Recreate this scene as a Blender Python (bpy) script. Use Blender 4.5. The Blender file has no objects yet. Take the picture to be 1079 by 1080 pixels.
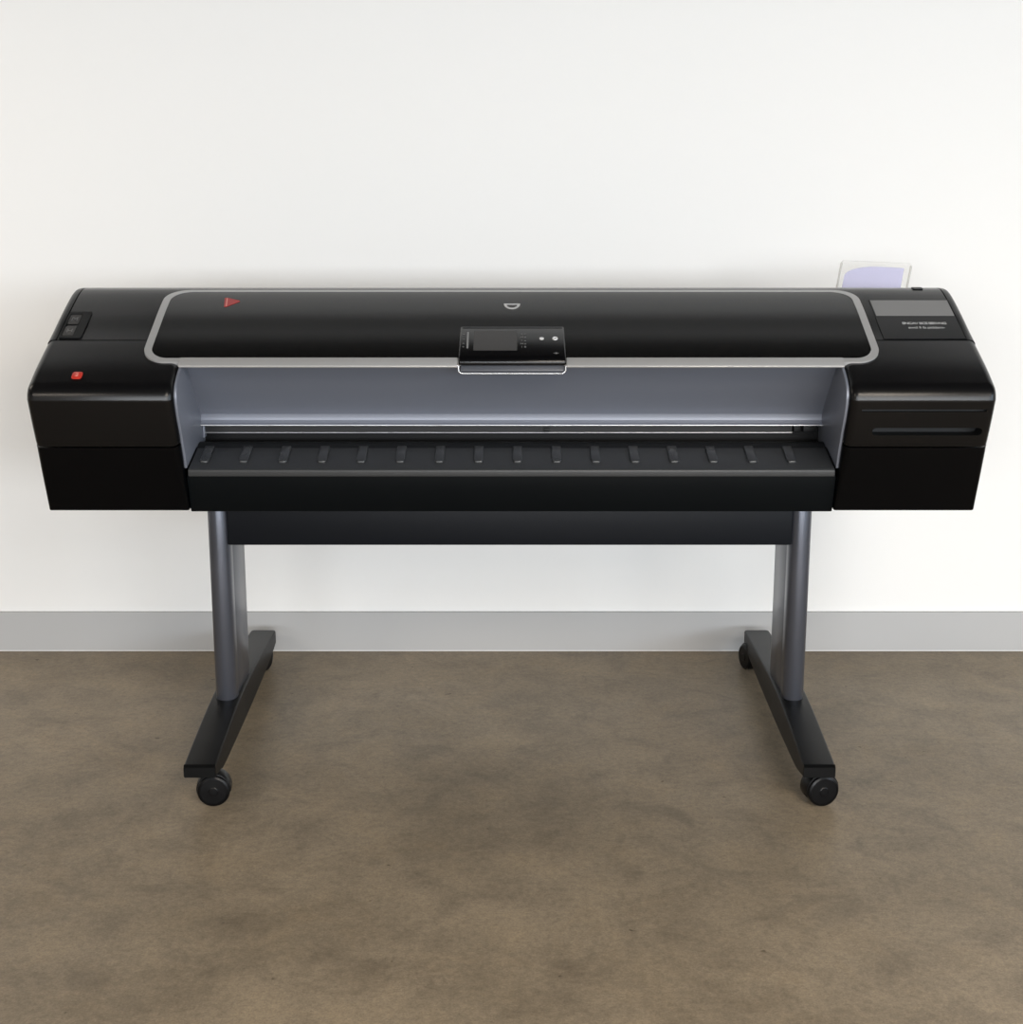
import bpy, bmesh, math, random
from mathutils import Vector, Matrix
random.seed(4)
S = bpy.context.scene
COL = S.collection
PI = math.pi

# ------------------------------------------------------------------ materials
def new_mat(name):
    m = bpy.data.materials.new(name); m.use_nodes = True
    nt = m.node_tree
    return m, nt, nt.nodes['Principled BSDF']

def plastic(name, col, rough=.4, metal=0., bump=0., bscale=900., spec=.5, coat=0., var=.03):
    m, nt, b = new_mat(name)
    b.inputs['Base Color'].default_value = (*col, 1)
    b.inputs['Roughness'].default_value = rough
    b.inputs['Metallic'].default_value = metal
    b.inputs['Specular IOR Level'].default_value = spec
    b.inputs['Coat Weight'].default_value = coat
    tc = nt.nodes.new('ShaderNodeTexCoord')
    n = nt.nodes.new('ShaderNodeTexNoise'); n.inputs['Scale'].default_value = bscale
    n.inputs['Detail'].default_value = 3
    nt.links.new(tc.outputs['Object'], n.inputs['Vector'])
    if bump:
        bp = nt.nodes.new('ShaderNodeBump'); bp.inputs['Strength'].default_value = bump
        bp.inputs['Distance'].default_value = .0006
        nt.links.new(n.outputs['Fac'], bp.inputs['Height'])
        nt.links.new(bp.outputs['Normal'], b.inputs['Normal'])
    # faint unevenness of the gloss
    n2 = nt.nodes.new('ShaderNodeTexNoise'); n2.inputs['Scale'].default_value = 6
    nt.links.new(tc.outputs['Object'], n2.inputs['Vector'])
    mr = nt.nodes.new('ShaderNodeMapRange')
    mr.inputs['To Min'].default_value = max(0.02, rough - var)
    mr.inputs['To Max'].default_value = rough + var
    nt.links.new(n2.outputs['Fac'], mr.inputs['Value'])
    nt.links.new(mr.outputs['Result'], b.inputs['Roughness'])
    return m

M = {}
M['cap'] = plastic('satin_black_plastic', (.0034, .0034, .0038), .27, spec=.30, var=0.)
M['cap_low'] = plastic('shaded_black_plastic', (.0008, .0010, .0015), .30, spec=.15)  # end cap plastic with the shade of its down-facing side put into the colour
M['gloss'] = plastic('gloss_black_window', (.0015, .0015, .0015), .20, spec=.36, var=0.)
M['silver'] = plastic('silver_paint', (.46, .46, .46), .38, metal=.4)
M['chrome'] = plastic('bright_silver_trim', (.62, .63, .65), .25, metal=.6)
M['grey'] = plastic('blue_grey_metallic_paint', (.17, .185, .225), .42, metal=.25)
M['dark'] = plastic('matte_black_plastic', (.004, .0045, .005), .5, spec=.25)
M['front'] = plastic('dark_front_plastic', (.0018, .0028, .0036), .42, spec=.12)
M['tray'] = plastic('charcoal_tray_plastic', (.028, .030, .032), .42, bump=.3)
M['bar'] = plastic('dark_grey_bar', (.009, .009, .010), .4, spec=.3)
M['tongue'] = plastic('slate_grey_plastic', (.06, .065, .078), .4)
M['rod'] = plastic('steel_rod', (.35, .35, .36), .3, metal=.9)
M['column'] = plastic('graphite_metallic_paint', (.088, .093, .112), .30, metal=.55, var=.01)
M['beam'] = plastic('dark_blue_grey_steel', (.0045, .0058, .0085), .45, spec=.2)
M['foot'] = plastic('black_foot_paint', (.0022, .0024, .0026), .40, bump=.2, spec=.17)
M['rubber'] = plastic('black_wheel_plastic', (.0028, .0028, .0032), .33, spec=.2)
M['panel'] = plastic('panel_black', (.002, .002, .0025), .22, spec=.3)
M['screen'] = plastic('dark_display_glass', (.028, .026, .025), .25)
M['strip'] = plastic('grey_label_strip', (.20, .20, .20), .35)
M['white'] = plastic('white_print', (.75, .75, .75), .5)
M['text'] = plastic('light_grey_print', (.42, .42, .42), .5)
M['dim'] = plastic('dim_grey_print', (.12, .12, .12), .5)
M['logo'] = plastic('light_grey_emblem', (.55, .55, .55), .3, metal=.4)
M['red'] = plastic('red_emblem', (.36, .02, .02), .4)
M['redb'] = plastic('red_badge', (.50, .035, .022), .35)
M['pink'] = plastic('pale_red_print', (.75, .30, .25), .5)
M['rib_l'] = plastic('charcoal_rib', (.03, .032, .034), .28)

def glass():
    m, nt, b = new_mat('clear_acrylic')
    b.inputs['Base Color'].default_value = (.97, .97, .96, 1)
    b.inputs['Roughness'].default_value = .04
    b.inputs['IOR'].default_value = 1.3
    b.inputs['Transmission Weight'].default_value = 1.0
    return m
M['acrylic'] = glass()
def film(name, col):
    m, nt, b = new_mat(name)
    b.inputs['Base Color'].default_value = (*col, 1); b.inputs['Roughness'].default_value = .6
    t = nt.nodes.new('ShaderNodeBsdfTransparent'); t.inputs['Color'].default_value = (*col, 1)
    x = nt.nodes.new('ShaderNodeMixShader'); x.inputs['Fac'].default_value = .75
    nt.links.new(b.outputs[0], x.inputs[1]); nt.links.new(t.outputs[0], x.inputs[2])
    nt.links.new(x.outputs[0], nt.nodes['Material Output'].inputs['Surface'])
    return m
M['lilac'] = film('pale_lilac_film', (.86, .86, 1.0))
M['edge'] = plastic('frosted_acrylic_edge', (.62, .61, .58), .4)

def wall_mat(name, col):
    m, nt, b = new_mat(name)
    tc = nt.nodes.new('ShaderNodeTexCoord')
    n = nt.nodes.new('ShaderNodeTexNoise'); n.inputs['Scale'].default_value = 180; n.inputs['Detail'].default_value = 4
    n2 = nt.nodes.new('ShaderNodeTexNoise'); n2.inputs['Scale'].default_value = .9; n2.inputs['Detail'].default_value = 2
    nt.links.new(tc.outputs['Object'], n.inputs['Vector']); nt.links.new(tc.outputs['Object'], n2.inputs['Vector'])
    cr = nt.nodes.new('ShaderNodeValToRGB')
    cr.color_ramp.elements[0].color = (*[c * .985 for c in col], 1); cr.color_ramp.elements[1].color = (*col, 1)
    nt.links.new(n2.outputs['Fac'], cr.inputs['Fac']); nt.links.new(cr.outputs['Color'], b.inputs['Base Color'])
    bp = nt.nodes.new('ShaderNodeBump'); bp.inputs['Strength'].default_value = .06; bp.inputs['Distance'].default_value = .001
    nt.links.new(n.outputs['Fac'], bp.inputs['Height']); nt.links.new(bp.outputs['Normal'], b.inputs['Normal'])
    b.inputs['Roughness'].default_value = .75
    b.inputs['Specular IOR Level'].default_value = .25
    return m
M['wall'] = wall_mat('white_wall_paint', (.86, .855, .84))
M['ceil'] = wall_mat('dark_ceiling_paint', (.035, .030, .026))
M['base'] = wall_mat('grey_baseboard_paint', (.44, .44, .44))
M['caulk'] = wall_mat('pale_caulk', (.75, .75, .74))

def concrete():
    m, nt, b = new_mat('polished_concrete')
    L = nt.links.new; N = nt.nodes.new
    tc = N('ShaderNodeTexCoord')
    def noise(scale, det, rough=.55, dist=0., off=0.):
        mp = N('ShaderNodeMapping'); mp.inputs['Location'].default_value = (off, off * .7, 0)
        L(tc.outputs['Object'], mp.inputs['Vector'])
        n = N('ShaderNodeTexNoise'); n.inputs['Scale'].default_value = scale; n.inputs['Detail'].default_value = det
        n.inputs['Roughness'].default_value = rough; n.inputs['Distortion'].default_value = dist
        L(mp.outputs['Vector'], n.inputs['Vector']); return n
    def ramp(src, stops):
        r = N('ShaderNodeValToRGB')
        while len(r.color_ramp.elements) < len(stops): r.color_ramp.elements.new(.5)
        for e, (p, c) in zip(r.color_ramp.elements, stops):
            e.position = p; e.color = (*c, 1) if len(c) == 3 else c
        L(src, r.inputs['Fac']); return r
    def mix(mode, a, bb, fac):
        x = N('ShaderNodeMix'); x.data_type = 'RGBA'; x.blend_type = mode
        if isinstance(fac, float): x.inputs['Factor'].default_value = fac
        else: L(fac, x.inputs['Factor'])
        L(a, x.inputs['A']); L(bb, x.inputs['B']); return x.outputs['Result']
    big = noise(1.9, 7, .62, .25)
    base = ramp(big.outputs['Fac'], [(.30, (.192, .156, .110)), (.5, (.236, .193, .138)), (.72, (.282, .231, .166))])
    mid = noise(8, 8, .68, .5, 3.1)
    midr = ramp(mid.outputs['Fac'], [(.32, (.72, .72, .73)), (.5, (1, 1, 1)), (.70, (1.22, 1.19, 1.14))])
    c = mix('MULTIPLY', base.outputs['Color'], midr.outputs['Color'], .85)
    fine = noise(75, 6, .75, 0., 7.7)
    finer = ramp(fine.outputs['Fac'], [(.30, (.66, .66, .66)), (.5, (1, 1, 1)), (.68, (1.28, 1.27, 1.25))])
    c = mix('MULTIPLY', c, finer.outputs['Color'], .65)
    gr = noise(240, 4, .8, 0., 4.4)
    grr = ramp(gr.outputs['Fac'], [(.32, (.74, .74, .74)), (.5, (1, 1, 1)), (.68, (1.24, 1.23, 1.22))])
    c = mix('MULTIPLY', c, grr.outputs['Color'], .8)
    sp = noise(38, 2, .5, 0., 1.3)      # small dark pits
    spr = ramp(sp.outputs['Fac'], [(.22, (.35, .33, .31)), (.275, (1, 1, 1))])
    c = mix('MULTIPLY', c, spr.outputs['Color'], .8)
    st = noise(3.6, 5, .65, 1.0, 11.)    # water-like stains
    str_ = ramp(st.outputs['Fac'], [(.40, (1, 1, 1)), (.44, (.90, .89, .88)), (.50, (1, 1, 1))])
    c = mix('MULTIPLY', c, str_.outputs['Color'], .7)
    L(c, b.inputs['Base Color'])
    rr = N('ShaderNodeMapRange'); rr.inputs['To Min'].default_value = .26; rr.inputs['To Max'].default_value = .46
    L(mid.outputs['Fac'], rr.inputs['Value']); L(rr.outputs['Result'], b.inputs['Roughness'])
    bp = N('ShaderNodeBump'); bp.inputs['Strength'].default_value = .10; bp.inputs['Distance'].default_value = .002
    L(fine.outputs['Fac'], bp.inputs['Height']); L(bp.outputs['Normal'], b.inputs['Normal'])
    b.inputs['Specular IOR Level'].default_value = .12
    return m
M['floor'] = concrete()

# ------------------------------------------------------------------ mesh helpers
def link(name, bm, mat, parent=None, ang=35, label=None):
    bmesh.ops.recalc_face_normals(bm, faces=bm.faces)
    me = bpy.data.meshes.new(name); bm.to_mesh(me); bm.free()
    for p in me.polygons: p.use_smooth = True
    me.set_sharp_from_angle(angle=math.radians(ang))
    o = bpy.data.objects.new(name, me); COL.objects.link(o)
    mats = mat if isinstance(mat, (list, tuple)) else [mat]
    for m in mats: me.materials.append(m)
    if parent is not None: o.parent = parent
    if label: o['label'] = label
    return o

def struct(name, bm, mat, parent=None):
    o = link(name, bm, mat, parent)
    if parent is None: o['kind'] = 'structure'
    return o

def bevel_sharp(bm, off, seg=2, ang=35):
    bmesh.ops.recalc_face_normals(bm, faces=bm.faces)
    es = [e for e in bm.edges if len(e.link_faces) == 2 and e.calc_face_angle(0) > math.radians(ang)]
    if es: bmesh.ops.bevel(bm, geom=es, offset=off, segments=seg, profile=.5, affect='EDGES', clamp_overlap=True)

def box(bm, x0, x1, y0, y1, z0, z1):
    vs = [bm.verts.new((x, y, z)) for z in (z0, z1) for (x, y) in ((x0, y0), (x1, y0), (x1, y1), (x0, y1))]
    for f in ((3, 2, 1, 0), (4, 5, 6, 7), (0, 1, 5, 4), (1, 2, 6, 5), (2, 3, 7, 6), (3, 0, 4, 7)):
        bm.faces.new([vs[i] for i in f])

def box_bm(*a, bev=0, seg=2):
    bm = bmesh.new(); box(bm, *a)
    if bev: bevel_sharp(bm, bev, seg)
    return bm

def prism_yz(poly, x0, x1, bev=0, seg=2, ang=35):
    """(y,z) outline extruded along X"""
    bm = bmesh.new()
    a = [bm.verts.new((x0, y, z)) for y, z in poly]; b = [bm.verts.new((x1, y, z)) for y, z in poly]
    n = len(poly)
    for i in range(n): bm.faces.new((a[i], a[(i + 1) % n], b[(i + 1) % n], b[i]))
    bm.faces.new(a[::-1]); bm.faces.new(b)
    if bev: bevel_sharp(bm, bev, seg, ang)
    return bm

def prism_pts(ptsA, ptsB, bm=None):
    bm = bm or bmesh.new()
    a = [bm.verts.new(p) for p in ptsA]; b = [bm.verts.new(p) for p in ptsB]; n = len(a)
    for i in range(n): bm.faces.new((a[i], a[(i + 1) % n], b[(i + 1) % n], b[i]))
    bm.faces.new(a[::-1]); bm.faces.new(b)
    return bm

def catmull(pts, n=6):
    out = []
    P = [pts[0]] + list(pts) + [pts[-1]]
    for i in range(1, len(P) - 2):
        p0, p1, p2, p3 = P[i - 1], P[i], P[i + 1], P[i + 2]
        for k in range(n):
            t = k / n
            out.append(tuple(.5 * (2 * p1[j] + (p2[j] - p0[j]) * t + (2 * p0[j] - 5 * p1[j] + 4 * p2[j] - p3[j]) * t * t
                                   + (3 * p1[j] - p0[j] - 3 * p2[j] + p3[j]) * t ** 3) for j in range(len(p1))))
    out.append(tuple(pts[-1])); return out

def lathe(profile, seg=32, axis='Y'):
    """profile: list of (r, h); spun about the axis; closed ends"""
    bm = bmesh.new(); rings = []
    for r, h in profile:
        if r < 1e-6:
            rings.append([bm.verts.new((0, h, 0) if axis == 'Y' else ((h, 0, 0) if axis == 'X' else (0, 0, h)))])
        else:
            ring = []
            for k in range(seg):
                a = 2 * PI * k / seg; c, s = r * math.cos(a), r * math.sin(a)
                ring.append(bm.verts.new((c, h, s) if axis == 'Y' else ((h, c, s) if axis == 'X' else (c, s, h))))
            rings.append(ring)
    for A, B in zip(rings, rings[1:]):
        for k in range(seg):
            k2 = (k + 1) % seg
            if len(A) == 1 and len(B) == 1: continue
            if len(A) == 1: bm.faces.new((A[0], B[k], B[k2]))
            elif len(B) == 1: bm.faces.new((A[k], B[0], A[k2]))
            else: bm.faces.new((A[k], B[k], B[k2], A[k2]))
    return bm

def tube(path, r, seg=8, closed=False):
    bm = bmesh.new(); rings = []; n = len(path); pts = [Vector(p) for p in path]
    for i, p in enumerate(pts):
        if closed: t = pts[(i + 1) % n] - pts[i - 1]
        else: t = pts[min(i + 1, n - 1)] - pts[max(i - 1, 0)]
        t.normalize()
        up = Vector((0, 1, 0)) if abs(t.y) < .9 else Vector((1, 0, 0))
        u = t.cross(up).normalized(); v = t.cross(u)
        rings.append([bm.verts.new(p + r * (math.cos(2 * PI * k / seg) * u + math.sin(2 * PI * k / seg) * v)) for k in range(seg)])
    m = n if closed else n - 1
    for i in range(m):
        A, B = rings[i], rings[(i + 1) % n]
        for k in range(seg): bm.faces.new((A[k], A[(k + 1) % seg], B[(k + 1) % seg], B[k]))
    if not closed: bm.faces.new(rings[0][::-1]); bm.faces.new(rings[-1])
    return bm

def rrect(x0, x1, y0, y1, r, n=6):
    out = []
    for cx, cy, a0 in ((x1 - r, y0 + r, -PI / 2), (x1 - r, y1 - r, 0), (x0 + r, y1 - r, PI / 2), (x0 + r, y0 + r, PI)):
        for k in range(n + 1):
            a = a0 + PI / 2 * k / n; out.append((cx + r * math.cos(a), cy + r * math.sin(a)))
    return out

# ------------------------------------------------------------------ printer profile (Y away from the camera, Z up), metres
TOP = [(2.7315, .872), (2.7345, .886), (2.743, .8985), (2.760, .9085), (2.80, .928), (2.86, .953), (2.92, .977), (2.98, 1.003),
       (3.04, 1.027), (3.075, 1.0385), (3.10, 1.042), (3.14, 1.0395), (3.18, 1.031), (3.215, 1.012), (3.235, .985)]
LOW = [(2.825, .645), (2.795, .714), (2.768, .778), (2.7505, .82), (2.739, .85), (2.7315, .872)]
TOPC = catmull(TOP, 5); LOWC = catmull(LOW, 5)
def zs(y):
    for (a, b), (c, d) in zip(TOPC, TOPC[1:]):
        if a <= y <= c: return b + (d - b) * (y - a) / max(1e-9, c - a)
    return TOPC[-1][1]
def nrm(y, h=.004):
    dy, dz = 2 * h, zs(y + h) - zs(y - h); l = math.hypot(dy, dz); return (-dz / l, dy / l)
def bulge(x, y):
    """the window panel is gently crowned from front to back"""
    t = (y - 2.806) / .2685
    return .0050 * 4 * t * (1 - t) if 0 < t < 1 and abs(x) < .692 else 0.
def on(x, y, w=0.):
    """point on the sloping top of the printer, lifted w along its normal"""
    n = nrm(y); w = w + bulge(x, y); return (x, y + n[0] * w, zs(y) + n[1] * w)
def arc(y0, y1, src=TOPC):
    pts = [p for p in src if y0 + 1e-4 < p[0] < y1 - 1e-4]
    return [(y0, zs(y0))] + pts + [(y1, zs(y1))]

def decal(name, outline, y_lift0, y_lift1, mat, parent, label=None, bev=0.):
    """thin plate following the slope: outline in (x, Y)"""
    bm = prism_pts([on(x, y, y_lift0) for x, y in outline], [on(x, y, y_lift1) for x, y in outline])
    if bev: bevel_sharp(bm, bev, 2, 50)
    return link(name, bm, mat, parent, 30, label)

def ring_decal(name, outer, inner, w0, w1, mat, parent, label=None):
    bm = bmesh.new(); n = len(outer)
    V = [[bm.verts.new(on(x, y, w)) for x, y in o] for w in (w0, w1) for o in (outer, inner)]
    o0, i0, o1, i1 = V
    for k in range(n):
        j = (k + 1) % n
        bm.faces.new((o1[k], o1[j], i1[j], i1[k])); bm.faces.new((o0[k], i0[k], i0[j], o0[j]))
        bm.faces.new((o0[k], o0[j], o1[j], o1[k])); bm.faces.new((i0[k], i1[k], i1[j], i0[j]))
    return link(name, bm, mat, parent, 30, label)

def shell(outer, inner_pts, x0, x1, r0, r1, n=5):
    """loft along X of the polygon outer+inner_pts; the 'outer' points are rounded over by r0 / r1 at the ends"""
    N = []
    for i, p in enumerate(outer):
        a = outer[max(i - 1, 0)]; c = outer[min(i + 1, len(outer) - 1)]
        ty, tz = c[0] - a[0], c[1] - a[1]; l = math.hypot(ty, tz) or 1
        N.append((tz / l, -ty / l))            # inward for a profile walked nose -> top -> back (y up then z)
    m_ = len(outer)
    rad = lambda r, i: (r[0] + (r[1] - r[0]) * i / (m_ - 1)) if isinstance(r, tuple) else r
    secs = [(x0, 1, k) for k in range(n + 1)] if r0 else [(x0, 1, n)]
    secs += [(x1, -1, k) for k in range(n, -1, -1)] if r1 else [(x1, -1, n)]
    bm = bmesh.new(); rows = []
    for xe, sgn, k in secs:
        a = PI / 2 * k / n; row = []
        for q in range(m_):
            rr = rad(r0 if sgn > 0 else r1, q)
            d = rr * (1 - math.sin(a)); x = xe + sgn * rr * (1 - math.cos(a))
            row.append(bm.verts.new((x, outer[q][0] + N[q][0] * d, outer[q][1] + N[q][1] * d)))
        rr = rad(r0 if sgn > 0 else r1, m_ - 1); xa = xe + sgn * rr * (1 - math.cos(a))
        rr = rad(r0 if sgn > 0 else r1, 0); xb = xe + sgn * rr * (1 - math.cos(a))
        for q, (y, z) in enumerate(inner_pts):
            t = q / max(1, len(inner_pts) - 1)
            row.append(bm.verts.new((xa + (xb - xa) * t, y, z)))
        rows.append(row)
    m = len(rows[0])
    for A, B in zip(rows, rows[1:]):
        for i in range(m): bm.faces.new((A[i], A[(i + 1) % m], B[(i + 1) % m], B[i]))
    bm.faces.new(rows[0][::-1]); bm.faces.new(rows[-1])
    return bm

def text_obj(name, body, size, mat, parent, mtx, spacing=1.0, label=None, extr=.0003):
    cu = bpy.data.curves.new(name, 'FONT'); cu.body = body; cu.size = size; cu.align_x = 'CENTER'; cu.align_y = 'CENTER'
    cu.extrude = extr; cu.space_character = spacing
    t = bpy.data.objects.new(name + '_tmp', cu); COL.objects.link(t)
    dg = bpy.context.evaluated_depsgraph_get()
    me = bpy.data.meshes.new_from_object(t.evaluated_get(dg)); me.transform(mtx)
    bpy.data.objects.remove(t); bpy.data.curves.remove(cu)
    me.name = name; o = bpy.data.objects.new(name, me); COL.objects.link(o)
    me.materials.clear(); me.materials.append(mat); o.parent = parent
    if label: o['label'] = label
    return o
def slope_mtx(x, y, w):
    n = nrm(y); p = on(x, y, w)
    return Matrix(((1, 0, 0, p[0]), (0, n[1], n[0], p[1]), (0, -n[0], n[1], p[2]), (0, 0, 0, 1)))

def cut(o, cutters):
    for bm in cutters:
        bmesh.ops.recalc_face_normals(bm, faces=bm.faces)
        me = bpy.data.meshes.new('c'); bm.to_mesh(me); bm.free()
        c = bpy.data.objects.new('c', me); COL.objects.link(c); c.parent = o.parent
        md = o.modifiers.new('b', 'BOOLEAN'); md.operation = 'DIFFERENCE'; md.object = c; md.solver = 'EXACT'; md.material_mode = 'TRANSFER'; me.materials.append(M['dark'])  # cut faces get matte black, shade put into the colour of the hollows
        dg = bpy.context.evaluated_depsgraph_get()
        new = bpy.data.meshes.new_from_object(o.evaluated_get(dg))
        o.modifiers.clear(); old = o.data; o.data = new; new.name = old.name
        bpy.data.objects.remove(c); bpy.data.meshes.remove(me)
    for p in o.data.polygons: p.use_smooth = True
    o.data.set_sharp_from_angle(angle=math.radians(32))

# ------------------------------------------------------------------ the printer
printer = bpy.data.objects.new('wide_format_printer', None); COL.objects.link(printer)
printer.location = (0, 3.2, 0); printer.empty_display_size = .2
printer['label'] = 'wide black large-format printer on a grey two-column stand with casters'
printer['category'] = 'printer'
def fix_parent():
    """parts were modelled in room coordinates: keep them there under the printer's base point"""
    for o in printer.children: o.matrix_parent_inverse = Matrix.Translation(-printer.location)

XI, XO = .617, .886                     # inner / outer faces of the end housings
YS = 2.886                              # seam across the top
ZS = .779                               # seam across the front
GAP = .0014
def rev(p): return p[::-1]

def end_cap(sg):
    def span(a, b): return (a, b) if sg > 0 else (-b, -a)
    def sh(outer, inner, a, b, ra, rb):
        x0, x1 = span(a, b); r0, r1 = (ra, rb) if sg > 0 else (rb, ra)
        return shell(outer, inner, x0, x1, r0, r1)
    low_all = [p for p in LOWC]
    # front cover: from the front seam over the nose up to the top seam
    nose = [p for p in low_all if p[1] > ZS + GAP + .002]
    yS = 2.7678
    outer = [(yS, ZS + GAP)] + nose + [p for p in TOPC if p[0] < YS - GAP - .002 and p[1] > .8725] + [(YS - GAP, zs(YS - GAP))]
    inner = [(2.955, .90), (2.955, ZS + GAP)]
    bm = sh(outer, inner, XI, XO, .016, .016)
    cap = link('end_cap', bm, M['cap'], printer, 32)
    if sg > 0:
        # narrow recessed grip and the shallow crease above it
        def capsule(z, r, x0, x1, d):
            yy = 2.75
            for (a, b), (c, e) in zip(LOWC, LOWC[1:]):
                if b <= z <= e: yy = a + (c - a) * (z - b) / (e - b)
            pts = []
            for k in range(9):
                a = -PI / 2 + PI * k / 8; pts.append((x1 - r + r * math.cos(a), z + r * math.sin(a)))
            for k in range(9):
                a = PI / 2 + PI * k / 8; pts.append((x0 + r + r * math.cos(a), z + r * math.sin(a)))
            return prism_pts([(x, yy - .03, zz) for x, zz in pts], [(x, yy + d, zz) for x, zz in pts])
        cut(cap, [capsule(.811, .0075, .665, .868, .040), capsule(.853, .0024, .640, .869, .012)])
    # lower cover
    outer = [p for p in low_all if p[1] < ZS - GAP - .002] + [(yS + .0006, ZS - GAP)]
    inner = [(2.955, ZS - GAP), (2.955, .645)]
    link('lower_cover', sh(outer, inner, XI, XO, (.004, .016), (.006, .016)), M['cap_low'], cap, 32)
    # rear cover with the shelf behind
    back = [(3.24, .985), (3.44, .985), (3.45, .975), (3.45, .70), (3.40, .645)]
    outer = [(YS + GAP, zs(YS + GAP))] + [p for p in TOPC if p[0] > YS + GAP + .002]
    inner = back + [(2.96, .645), (2.96, .90)]
    link('rear_cover', sh(outer, inner, XI, .8665, .002, .0006), M['cap'], cap, 32)
    link('side_trim', sh(outer, inner, .8685, XO, .0006, .012), M['cap'], cap, 32)
    return cap

capL = end_cap(-1); capR = end_cap(1)

# left housing: tinted level windows, red badge
ow = rrect(-.866, -.822, 2.893, 2.985, .004); 
wf = ring_decal('level_window_frame', rrect(-.8655, -.822, 2.892, 2.986, .004), rrect(-.862, -.838, 2.899, 2.977, .003), .0003, .0022, M['dark'], capL)
decal('level_window_frame', [(-.836, 2.897), (-.826, 2.897), (-.826, 2.979), (-.836, 2.979)], .0003, .0012, M['cap'], capL)
for y0, y1, ch in ((2.943, 2.976, 'M'), (2.902, 2.935, 'H')):
    decal('level_window', rrect(-.861, -.8395, y0, y1, .003), .0003, .0013, M['screen'], capL)
    text_obj('level_icon', ch, .018, M['dim'], capL, slope_mtx(-.850, (y0 + y1) / 2, .0015))
decal('red_badge', rrect(-.8075, -.7885, 2.7585, 2.7775, .005), .0002, .0022, M['redb'], capL, 'small glowing red square badge', .0008)
text_obj('badge_mark', '2', .014, M['pink'], capL, slope_mtx(-.798, 2.768, .0026))
# right housing: label plate
decal('label_plate', [(.7105, 2.8895), (.8665, 2.8895), (.8665, 3.034), (.7105, 3.034)], .0003, .0016, M['panel'], capR)
decal('label_strip', [(.7125, 2.971), (.8650, 2.971), (.8650, 3.030), (.7125, 3.030)], .0014, .0021, M['strip'], capR, 'grey strip on the label')
text_obj('label_text', 'ENCAV BCS SERVNG', .0112, M['text'], capR, slope_mtx(.800, 2.9440, .0019), .80)
text_obj('label_text', 'swcl II fa piddam-', .0118, M['text'], capR, slope_mtx(.801, 2.9290, .0019), .88)
tb = rrect(.812, .832, 3.085, 3.105, .003)
decal('latch_tab', tb, .0005, .0022, M['dark'], capR)

# core of the machine behind the recess
core = [(2.99, .70), (2.99, 1.0)] + [(y, z - .012) for y, z in TOPC if 3.0 < y < 3.055] + \
       [p for p in TOPC if p[0] > 3.068] + [(3.24, .985), (3.44, .985), (3.45, .975), (3.45, .70), (3.40, .645), (2.96, .645), (2.96, .70)]
link('chassis', prism_yz(core, -XI + .0005, XI - .0005), M['cap'], printer)

# gloss window with its silver frame
def cover():
    Wo, Wi = .6905, .6765
    yo0, yo1 = 2.806, 3.0745; yi0, yi1 = 2.8175, 3.064
    Ro, Ri = .045, .034
    def half(W, y0, y1, Rb, Rt, y):
        d0, d1 = y - y0, y1 - y
        if d0 < Rb: return W - Rb + math.sqrt(max(0, Rb ** 2 - (Rb - d0) ** 2))
        if d1 < Rt: return W - Rt + math.sqrt(max(0, Rt ** 2 - (Rt - d1) ** 2))
        return W
    ho = lambda y: half(Wo, yo0, yo1, .045, .05, y); hi = lambda y: half(Wi, yi0, yi1, .034, .042, y)
    ys = set([yo0, yo1, yi0, yi1])
    for k in range(1, 13):
        c = 1 - math.cos(PI / 2 * k / 12)
        for y0, y1, rb, rt in ((yo0, yo1, .045, .05), (yi0, yi1, .034, .042)):
            ys.add(y0 + rb * c); ys.add(y1 - rt * c)
    for k in range(30): ys.add(yo0 + (yo1 - yo0) * k / 29)
    ys = sorted(ys); ys = [y for i, y in enumerate(ys) if i == 0 or y - ys[i - 1] > 2e-4]
    if yo1 - ys[-1] < 1e-3: ys[-1] = yo1
    W = .003; D = -.006
    def strip(bm, fa, fb, y_list):
        for ya, yb in zip(y_list, y_list[1:]):
            q = [(fa(ya), ya), (fb(ya), ya), (fb(yb), yb), (fa(yb), yb)]
            bm.faces.new([bm.verts.new(on(x, y, W)) for x, y in q])
    def thick(bm, d):
        bmesh.ops.remove_doubles(bm, verts=bm.verts, dist=1e-5)
        bmesh.ops.dissolve_degenerate(bm, dist=1e-6, edges=bm.edges)
        bmesh.ops.recalc_face_normals(bm, faces=bm.faces)
        top = list(bm.faces)
        if sum((f.normal.z * f.calc_area() for f in top)) < 0: bmesh.ops.reverse_faces(bm, faces=top)
        r = bmesh.ops.extrude_face_region(bm, geom=top)
        vs = [v for v in r['geom'] if isinstance(v, bmesh.types.BMVert)]
        bmesh.ops.translate(bm, verts=vs, vec=(0, -.4 * d, .9 * d))
        return bm
    low = [y for y in ys if y <= yi0 + 1e-6]; up = [y for y in ys if y >= yi1 - 1e-6]; mid = [y for y in ys if yi0 - 1e-6 <= y <= yi1 + 1e-6]
    bm = bmesh.new()
    strip(bm, lambda y: -ho(y), ho, low if low[-1] == yi0 else low + [yi0]); strip(bm, lambda y: -ho(y), ho, up)
    strip(bm, lambda y: -ho(y), lambda y: -hi(y), mid); strip(bm, hi, ho, mid)
    fr = link('window_cover', thick(bm, -.009), M['silver'], printer, 30, 'silver frame of the printer window')
    bm = bmesh.new(); W = .0022
    strip(bm, lambda y: -hi(y), hi, mid)
    gl = link('gloss_window', thick(bm, -.003), M['gloss'], fr, 30, 'glossy black window panel')
    return fr, gl
frame, gloss = cover()
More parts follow.
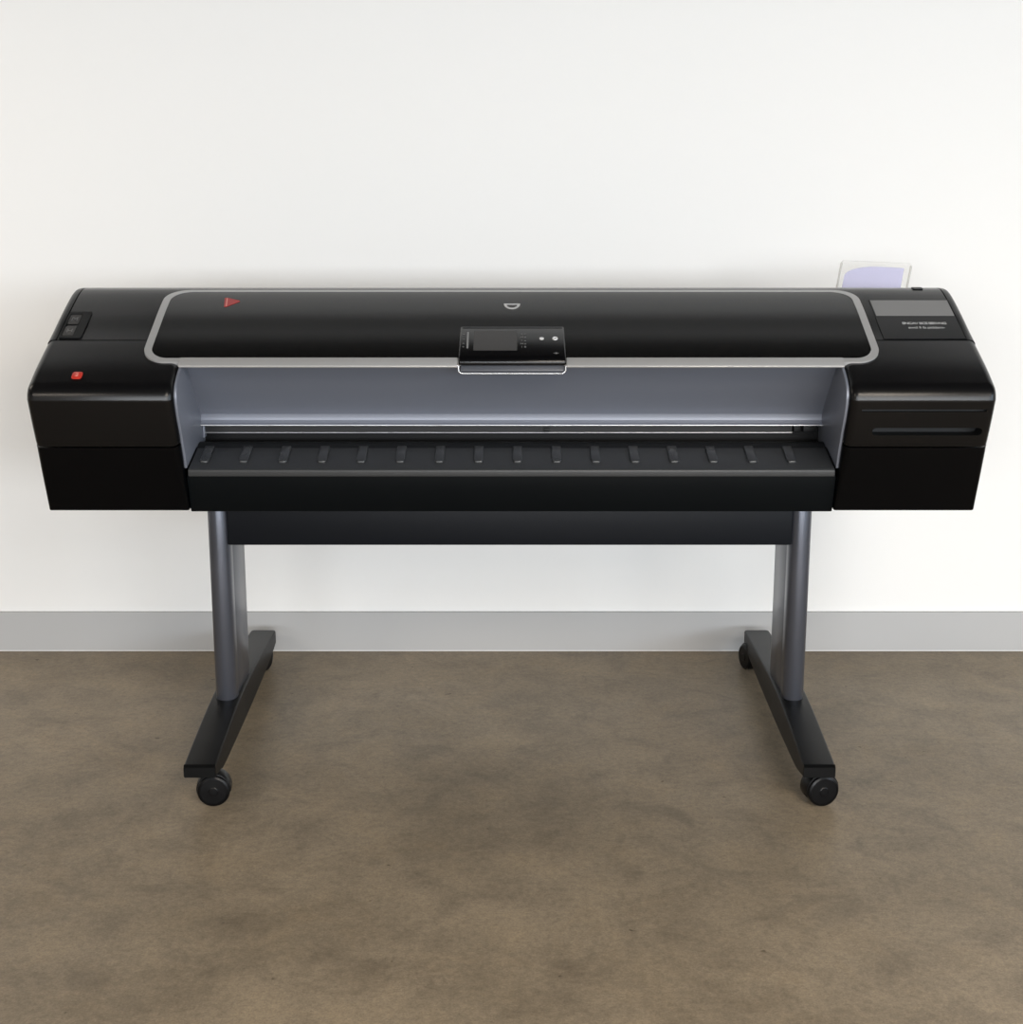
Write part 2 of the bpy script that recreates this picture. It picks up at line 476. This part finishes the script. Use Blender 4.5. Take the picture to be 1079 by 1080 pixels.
# emblems printed on the window
def half_disc(cx, y0, y1, rx, n=14, sq=1.0):
    pts = [(cx - rx, y1), ]
    for k in range(n + 1):
        a = PI + PI * k / n; pts.append((cx + rx * math.cos(a), y1 - .0015 + (y1 - y0) * math.sin(a)))
    pts.append((cx + rx, y1)); return pts
ring_decal('emblem', half_disc(.001, 2.9885, 3.0085, .0160), half_disc(.001, 2.9935, 3.0050, .0105), .0022, .0030, M['logo'], frame, 'light grey half-round emblem')
decal('red_emblem', [(-.5700, 3.0330), (-.5660, 3.0345), (-.5385, 3.0215), (-.5375, 3.0175), (-.5610, 2.9960), (-.5650, 2.9960)], .0022, .0030, M['red'], frame, 'small red triangular emblem')
decal('red_emblem_mark', [(-.5655, 3.0315), (-.5640, 3.0315), (-.5600, 2.9985), (-.5622, 2.9985)], .0029, .0034, M['pink'], frame)

# frame lip above the recess, broken by the control panel
for a, b in ((-.617, -.1005), (.1025, .617)):
    ptsA = []; 
    bm = bmesh.new()
    poly = [(2.8125, .9405), (2.794, .9300), (2.7915, .9265), (2.795, .9235), (2.83, .9330)]
    lip = link('frame_lip', prism_yz(poly, a, b, .001, 2), M['silver'], frame)

# control panel
pp = [(2.916, .9868), (2.808, .9445), (2.8025, .9405), (2.7995, .9350), (2.7995, .9270), (2.84, .9300), (2.916, .965)]
cp = link('control_panel', prism_yz(pp, -.0985, .1015, .0035, 3, 30), M['panel'], printer)
T = math.atan2(.0423, .108)
def pm(x, v, w):
    """v = distance up the panel face from its lower edge"""
    y0, z0 = 2.808, .9445
    c, s = math.cos(T), math.sin(T)
    return Matrix(((1, 0, 0, x), (0, c, -s, y0 + c * v - s * w), (0, s, c, z0 + s * v + c * w), (0, 0, 0, 1)))
def plate(name, outline, w0, w1, mat, parent, label=None, bev=0):
    m = pm(0, 0, 0)
    bm = prism_pts([m @ Vector((x, v, w0)) for x, v in outline], [m @ Vector((x, v, w1)) for x, v in outline])
    if bev: bevel_sharp(bm, bev, 2, 50)
    return link(name, bm, mat, parent, 30, label)
plate('screen', rrect(-.0715, .0105, .020, .097, .002), -.0005, .0006, M['screen'], cp, 'small dark display')
plate('panel_rim', [(-.094, .1095), (.097, .1095), (.097, .1115), (-.094, .1115)], -.0005, .0008, M['tray'], cp)
plate('side_bar', rrect(-.0845, -.0810, .028, .092, .0015), -.0005, .0006, M['strip'], cp)
for v in (.082, .062, .046, .033):
    text_obj('panel_icon', '+', .009, M['dim'], cp, pm(-.0905, v, .0004))
def disc(cx, cv, r, n=18): return [(cx + r * math.cos(2 * PI * k / n), cv + r * 1.1 * math.sin(2 * PI * k / n)) for k in range(n)]
plate('button', disc(.0570, .0655, .0042), -.0005, .0010, M['white'], cp, 'small white button')
m_ = pm(0, 0, 0)
bm = tube([m_ @ Vector((x, v, .0006)) for x, v in disc(.0825, .0655, .0040, 20)], .0014, 6, True)
link('button', bm, M['white'], cp, 60, 'ring-shaped white button')
for cx, chars in ((.0195, 'IHIHI'), (.0258, 'oExo8')):
    for k, ch in enumerate(chars):
        text_obj('panel_print', ch, .0085, M['dim'], cp, pm(cx, .083 - .0125 * k, .0004))
text_obj('panel_print', '-e-', .009, M['strip'], cp, pm(.083, .010, .0004))

# tongue below the control panel with its bright rim
tg = [(2.8025, .9265), (2.7985, .9180), (2.8005, .9135), (2.85, .9150), (2.85, .9265)]
tongue = link('panel_tongue', prism_yz(tg, -.0945, .0980, .001), M['tongue'], cp)
y_ = 2.7955
path = [(-.1005, y_, .9280), (-.0985, y_, .9265)] + [(-.0985 + .0075 * (1 - math.cos(a)), y_, .9205 - .0075 * math.sin(a)) for a in [PI / 2 * k / 5 for k in range(6)]]
path += [(.1005 - .0075 * (1 - math.cos(a)), y_, .9205 - .0075 * math.sin(a)) for a in [PI / 2 * k / 5 for k in range(5, -1, -1)]] + [(.1005, y_, .9265), (.1025, y_, .9280)]
link('tongue_rim', tube(path, .0014, 8), M['chrome'], cp, 60, 'bright silver rim')

# recess: sloping grey panel, cheeks
rp = [(2.835, .926), (2.846, .916), (2.905, .858), (2.9475, .8165), (2.9525, .8095), (2.9535, .803), (2.9525, .7975), (2.9485, .7925), (2.944, .7903),
      (2.9425, .7890), (2.9435, .7875), (2.956, .7865), (2.985, .79), (2.985, .93)]
rpo = link('recess_panel', prism_yz(rp, -XI + .004, XI - .004), M['grey'], printer, 25)
link('panel_edge', tube([(-XI + .005, 2.9425, .7888), (XI - .005, 2.9425, .7888)], .0013, 8), M['chrome'], rpo, 60, 'bright silver lower edge')
ck = [(2.812, .9285), (2.790, .9195), (2.768, .908), (2.7515, .896), (2.7455, .880), (2.747, .864), (2.757, .838), (2.775, .803), (2.795, .757), (2.803, .732),
      (2.895, .7535), (2.93, .750), (2.985, .750), (2.985, .930), (2.83, .930)]
for sg in (-1, 1):
    x0, x1 = (XI - .0045, XI + .0006) if sg > 0 else (-XI - .0006, -XI + .0045)
    link('recess_cheek', prism_yz(ck, x0, x1, .0008), M['grey'], printer)

# paper path
bar = link('media_bar', prism_yz([(2.972, .789), (2.972, .770), (2.984, .770), (2.984, .789)], -.609, .558), M['bar'], printer)
link('guide_rod', tube([(-.609, 2.970, .7690), (.558, 2.970, .7690)], .0016, 8), M['rod'], bar, 60, 'thin bright rod')
for x0, x1 in ((.561, .575), (.580, .603)):
    link('bar_clip', box_bm(x0, x1, 2.968, 2.984, .770, .783, bev=.001), M['dark'], bar)
link('bar_clip', box_bm(.064, .076, 2.966, 2.973, .7705, .779, bev=.001), M['dark'], bar)
link('bar_clip', box_bm(-.6125, -.609, 2.962, 2.984, .760, .787, bev=.0008), M['grey'], bar)
platen = [(2.897, .750), (2.9065, .7555), (2.918, .7590), (2.930, .7585), (2.950, .752), (2.985, .742), (2.985, .72), (2.90, .72)]
link('platen', prism_yz(platen, -.6115, .6115), M['dark'], printer)
tr = [(2.8015, .7275), (2.8045, .7305), (2.8965, .7530), (2.8965, .742), (2.83, .716), (2.8025, .7155)]
tray = link('output_tray', prism_yz(tr, -.6115, .6115, .0022, 3, 30), M['tray'], printer)
st = math.atan2(.7530 - .7305, 2.8965 - 2.8045)
for k in range(16):
    x = -.586 + .0747 * k
    w, y0, y1 = .0092, 2.829, 2.8955
    pts = [(x + w, y1)] + [(x + w - .5 * w * (1 - math.cos(a)) , y0 + .008 - .008 * math.sin(a)) for a in [PI / 2 * j / 4 for j in range(5)]]
    pts += [(2 * x - a, b) for a, b in pts[::-1]]
    def tz(y, h): return .7305 + (y - 2.8045) * math.tan(st) + h
    bm = prism_pts([(a, b, tz(b, -.001)) for a, b in pts], [(a, b, tz(b, .0044)) for a, b in pts])
    bevel_sharp(bm, .0018, 3, 40)
    link('tray_rib', bm, M['rib_l'], tray, 30)
fp = [(2.8105, .7150), (2.8345, .6400), (2.97, .6400), (2.97, .7150)]
link('front_panel', prism_yz(fp, -.6160, .6160, .002), M['front'], printer)

# ---- stand
SX = -.004
link('cross_beam', box_bm(-.614 + SX, .614 + SX, 3.195, 3.285, .4775, .60, bev=.003), M['beam'], printer, 35, 'dark steel beam between the two columns')
def column(sg):
    xc, yc, r = sg * .6345 + SX, 3.212, .0235
    poly = [(xc + r * math.cos(PI + PI * k / 16), yc + r * math.sin(PI + PI * k / 16)) for k in range(17)]
    poly += [(xc + r, yc + .022), (xc - r, yc + .022)]
    bm = prism_pts([(x, y, .105) for x, y in poly], [(x, y, .6452) for x, y in poly])
    bevel_sharp(bm, .0015, 2, 50)
    c = link('column', bm, M['column'], printer, 40)
    xa, xb = (xc - .0215, xc + .012) if sg > 0 else (xc - .012, xc + .0215)
    link('column_panel', box_bm(xa, xb, yc + .024, 3.388, .105, .6452, bev=.0025), M['column'], c)
column(-1); column(1)

def foot(sg):
    top = catmull([(2.872, .098), (2.884, .1005), (3.0, .110), (3.2, .121), (3.4, .117), (3.6, .104), (3.802, .0868)], 6)
    bot = catmull([(2.872, .074), (2.90, .070), (2.96, .058), (3.1, .052), (3.3, .047), (3.6, .045), (3.74, .050), (3.802, .056)], 6)
    def lin(c, y):
        for (a, b), (cc, d) in zip(c, c[1:]):
            if a <= y <= cc: return b + (d - b) * (y - a) / max(1e-9, cc - a)
        return c[-1][1]
    def ends(y):
        rr, ya, yb = .013, 2.872, 3.802
        d = min(y - ya, yb - y)
        return 0 if d >= rr else rr - math.sqrt(max(0, rr * rr - (rr - d) ** 2))
    def xr(y):
        t = (y - 2.87) / .93
        return .5975 + .017 * t + SX * sg, .6625 + .017 * t + SX * sg
    def ins(y): return ends(y) if y > 3.3 else 0
    ys = [2.872, 2.8728, 2.8745, 2.878] + [2.884 + (3.784 - 2.884) * k / 24 for k in range(25)] + \
         [3.789, 3.792, 3.7945, 3.7965, 3.7985, 3.800, 3.8012, 3.802]
    bm = bmesh.new(); rows = []
    for y in ys:
        a, b = xr(y)[0] + ins(y), xr(y)[1] - ins(y); zt, zb = lin(top, y), lin(bot, y)
        e = min(y - 2.872, 3.802 - y); rr = .004
        if e < rr: dz = rr - math.sqrt(rr * rr - (rr - e) ** 2); zt -= dz * .8
        sec = [(a + .002, zb), (b - .002, zb), (b, zb + .002)] + [(b - .004 * (1 - math.cos(t)), zt - .004 * (1 - math.sin(t))) for t in (0, .5, 1.05, PI / 2)]
        sec += [(a + .004 * (1 - math.cos(t)), zt - .004 * (1 - math.sin(t))) for t in (PI / 2, 1.05, .5, 0)] + [(a, zb + .002)]
        rows.append([bm.verts.new((sg * x, y, z)) for x, z in sec])
    for P_, Q_ in zip(rows, rows[1:]):
        for k in range(len(P_)): bm.faces.new((P_[k], P_[(k + 1) % len(P_)], Q_[(k + 1) % len(P_)], Q_[k]))
    bm.faces.new(rows[0][::-1]); bm.faces.new(rows[-1])
    f = link('foot', bm, M['foot'], printer, 40)
    link('end_cover', prism_pts([(sg * (xr(2.87)[0] + .0005), y, z) for y, z in ((2.8705, .0765), (2.8705, .0955), (2.8740, .0995), (2.8780, .1006), (2.8780, .0745))],
                                [(sg * (xr(2.87)[1] - .0005), y, z) for y, z in ((2.8705, .0765), (2.8705, .0955), (2.8740, .0995), (2.8780, .1006), (2.8780, .0745))]), M['foot'], f)
for sg in (-1, 1): foot(sg)

def caster(x, y, ang, sx, sy, ztop):
    """twin-wheel caster: hood part with two wheel sub-parts; (sx, sy) the stem under the foot"""
    R = .0335
    rot = Matrix.Translation((x, y, R)) @ Matrix.Rotation(ang, 4, 'Z')
    bm = bmesh.new(); n = 20                       # hood: arch between and over the wheels
    for r0, r1, y0, y1, a0, a1 in ((.018, .0345, -.021, .021, -.15, PI + .35),):
        ring = []
        for k in range(n + 1):
            a = a0 + (a1 - a0) * k / n
            ring.append([bm.verts.new((r * math.cos(a), yy, r * math.sin(a) + .0022)) for r, yy in ((r0, y0), (r1, y0 + .003), (r1 + .0012, y0 + .007), (r1 + .0012, y1 - .007), (r1, y1 - .003), (r0, y1))])
        for A, B in zip(ring, ring[1:]):
            for i in range(6): bm.faces.new((A[i], A[(i + 1) % 6], B[(i + 1) % 6], B[i]))
        bm.faces.new(ring[0]); bm.faces.new(ring[-1][::-1])
    bmesh.ops.transform(bm, matrix=rot, verts=bm.verts)
    for k in (0,):                                  # stem
        s = lathe([(0, .045), (.011, .045), (.011, ztop), (0, ztop)], 16, 'Z')
        tmp = bpy.data.meshes.new('t'); s.transform(Matrix.Translation((sx, sy, 0))); s.to_mesh(tmp); s.free(); bm.from_mesh(tmp); bpy.data.meshes.remove(tmp)
    c = link('caster', bm, M['rubber'], printer, 40)
    for side in (-1, 1):
        prof = [(0, .004), (R - .003, .004), (R, .007), (R, .0205), (R - .0015, .0235), (R - .0055, .0255), (R - .0062, .0243), (.010, .0250), (.008, .0262), (0, .0265)]
        w = lathe([(r, h * side) for r, h in prof], 36, 'Y')
        w.transform(rot)
        link('wheel', w, M['rubber'], c, 14)
caster(-.6150, 2.918, .10, -.628, 2.925, .070)
caster(.6370, 2.918, .22, .628, 2.925, .070)
caster(-.6540, 3.738, 1.3, -.652, 3.748, .056)
caster(.6260, 3.745, -1.25, .636, 3.752, .056)
fix_parent()

# ------------------------------------------------------------------ acrylic sign standing on the rear shelf
sign = bpy.data.objects.new('acrylic_sign_holder', None); COL.objects.link(sign)
sign['label'] = 'small clear acrylic sign holder with lilac print standing behind the black printer'
sign['category'] = 'sign holder'
ph, al = math.radians(-36), math.radians(20)
ZT = 1.0775
bx = Vector((math.cos(ph), math.sin(ph), 0)); bn = Vector((-math.sin(ph), math.cos(ph), 0))
up = bn * math.sin(al) + Vector((0, 0, math.cos(al)))
fw = bx.cross(up)                                   # towards the viewer
base = Vector((.7685, 3.33, .9855))
HS = (ZT - base.z) / math.cos(al)
base = Vector((.787, 3.335, base.z)) - bn * math.sin(al) * HS * .5
sign.location = base
def sp(a, b, c): return bx * a + up * b + fw * c
def sheet(outline, c0, c1): return prism_pts([sp(a, b, c0) for a, b in outline], [sp(a, b, c1) for a, b in outline])
W2 = .0815
bm = sheet(rrect(-W2, W2, .003, HS, .006), -.0034, -.0018)
link('acrylic_sheet', bm, M['acrylic'], sign)
ftb = bmesh.new()
q = [bx * -W2 + bn * .004, bx * W2 + bn * .004, bx * W2 + bn * .05, bx * -W2 + bn * .05]
bm = prism_pts([v + Vector((0, 0, .0005)) for v in q], [v + Vector((0, 0, .0025)) for v in q])
link('sheet_foot', bm, M['acrylic'], sign)
for s in (-1, 1):
    link('side_rail', sheet([(s * W2, .004), (s * W2, HS - .006), (s * (W2 - .0028), HS - .006), (s * (W2 - .0028), .004)], -.0034, .0024), M['edge'], sign)
pts = [(-W2 + .013, .006), (W2 - .016, .006), (W2 - .016, HS - .012), (W2 - .022, HS - .0112)]
for k in range(1, 15):
    a = PI / 2 * k / 14; pts.append((.010 - (W2 - .003) * math.sin(a), HS - .0108 - .024 * (1 - math.cos(a))))
link('card_print', sheet(pts, -.0016, -.0010), M['lilac'], sign, 30, 'pale lilac print')

# ------------------------------------------------------------------ the room
YW = 3.893
def quad(p): 
    bm = bmesh.new(); bm.faces.new([bm.verts.new(v) for v in p]); return bm
X0, X1, Y0, HC = -4.6, 5.5, -5.0, 2.25
struct('floor', box_bm(X0 - .1, X1 + .1, Y0 - .1, YW + .1, -.1, 0), M['floor'])
struct('wall_back', box_bm(X0 - .1, X1 + .1, YW, YW + .1, 0, HC), M['wall'])
struct('ceiling', box_bm(X0 - .1, X1 + .1, Y0 - .1, YW + .1, HC, HC + .1), M['ceil'])
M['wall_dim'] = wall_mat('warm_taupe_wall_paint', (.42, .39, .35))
struct('wall_left', box_bm(X0 - .1, X0, Y0, YW, 0, HC), M['wall_dim'])
def wall_open(name, axis, pos, thick, a0, a1, openings):
    """wall with rectangular openings, in panels around them"""
    bm = bmesh.new(); cur = a0
    def bx_(u0, u1, z0, z1):
        if axis == 'X': box(bm, pos, pos + thick, u0, u1, z0, z1)
        else: box(bm, u0, u1, pos, pos + thick, z0, z1)
    for u0, u1, z0, z1 in openings:
        bx_(cur, u0, 0, HC); bx_(u0, u1, 0, z0); bx_(u0, u1, z1, HC); cur = u1
    bx_(cur, a1, 0, HC)
    return struct(name, bm, M['wall'])
WR = (-4.6, 1.2, 1.15, 2.2)      # window in the right-hand wall
WF = (-2.8, 5.2, 1.15, 2.2)      # window behind the camera
wall_open('wall_right', 'X', X1, .1, Y0, YW, [WR])
wall_open('wall_front', 'Y', Y0 - .1, .1, X0, X1, [WF])
M['wframe'] = plastic('window_frame_paint', (.6, .6, .6), .4)
def window(name, axis, pos, o):
    u0, u1, z0, z1 = o; bm = bmesh.new(); t = .05; n = 3 if axis == 'X' else 4
    def b(a0, a1, c0, c1):
        if axis == 'X': box(bm, pos, pos + .06, a0, a1, c0, c1)
        else: box(bm, a0, a1, pos, pos + .06, c0, c1)
    b(u0, u1, z0, z0 + t); b(u0, u1, z1 - t, z1)
    for k in range(n + 1):
        u = u0 + (u1 - u0 - t) * k / n; b(u, u + t, z0 + t, z1 - t)
    return struct(name, bm, M['wframe'])
window('window_1', 'X', X1 + .02, WR); window('window_2', 'Y', Y0 - .08, WF)
# baseboard and the pale caulk line under it
bm = prism_yz([(YW, 0.004), (YW - .013, 0.004), (YW - .013, .105), (YW - .011, .1095), (YW, .1095)], X0, X1)
struct('baseboard_back', bm, M['base'])
struct('trim_1', box_bm(X0, X1, YW - .0138, YW, .0012, .0036), M['caulk'])

# ------------------------------------------------------------------ light
def area(name, loc, rot, sx, sy, power, col):
    l = bpy.data.lights.new(name, 'AREA'); l.shape = 'RECTANGLE'; l.size = sx; l.size_y = sy; l.energy = power; l.color = col
    o = bpy.data.objects.new(name, l); COL.objects.link(o); o.location = loc; o.rotation_euler = rot; return o
area('daylight_right', (X1 + .09, (WR[0] + WR[1]) / 2, (WR[2] + WR[3]) / 2), (0, PI / 2, 0), WR[3] - WR[2], WR[1] - WR[0], 235, (.70, .85, 1))
area('daylight_front', ((WF[0] + WF[1]) / 2, Y0 - .09, (WF[2] + WF[3]) / 2), (PI / 2, 0, 0), WF[1] - WF[0], WF[3] - WF[2], 740, (.93, .965, 1))
for x, y, e in ((1.1, .0, 84), (3.1, .0, 46), (1.1, -1.8, 40), (3.1, -1.8, 30), (-2.7, 3.05, 18), (1.0, -.8, 54), (-2.3, -.3, 62)):
    area('ceiling_fill', (x, y, HC - .005), (0, 0, 0), 1.2, .6, e, (1, .89, .76))  # warm ceiling light, with panels added to brighten the floor and left wall
w = bpy.data.worlds.new('sky'); S.world = w; w.use_nodes = True
w.node_tree.nodes['Background'].inputs['Color'].default_value = (.75, .85, 1, 1)
w.node_tree.nodes['Background'].inputs['Strength'].default_value = .8

# ------------------------------------------------------------------ camera
cd = bpy.data.cameras.new('camera'); cam = bpy.data.objects.new('camera', cd); COL.objects.link(cam)
cam.location = (0, 0, 1.325); cam.rotation_euler = (PI / 2 - math.radians(13.6), 0, 0)
cd.sensor_fit = 'HORIZONTAL'; cd.sensor_width = 36; cd.lens = 1600 / 1079 * 36
S.camera = cam
S.view_settings.view_transform = 'Standard'; S.view_settings.look = 'None'
S.view_settings.gamma = 1; S.view_settings.exposure = -0.32
S.view_settings.use_curve_mapping = False
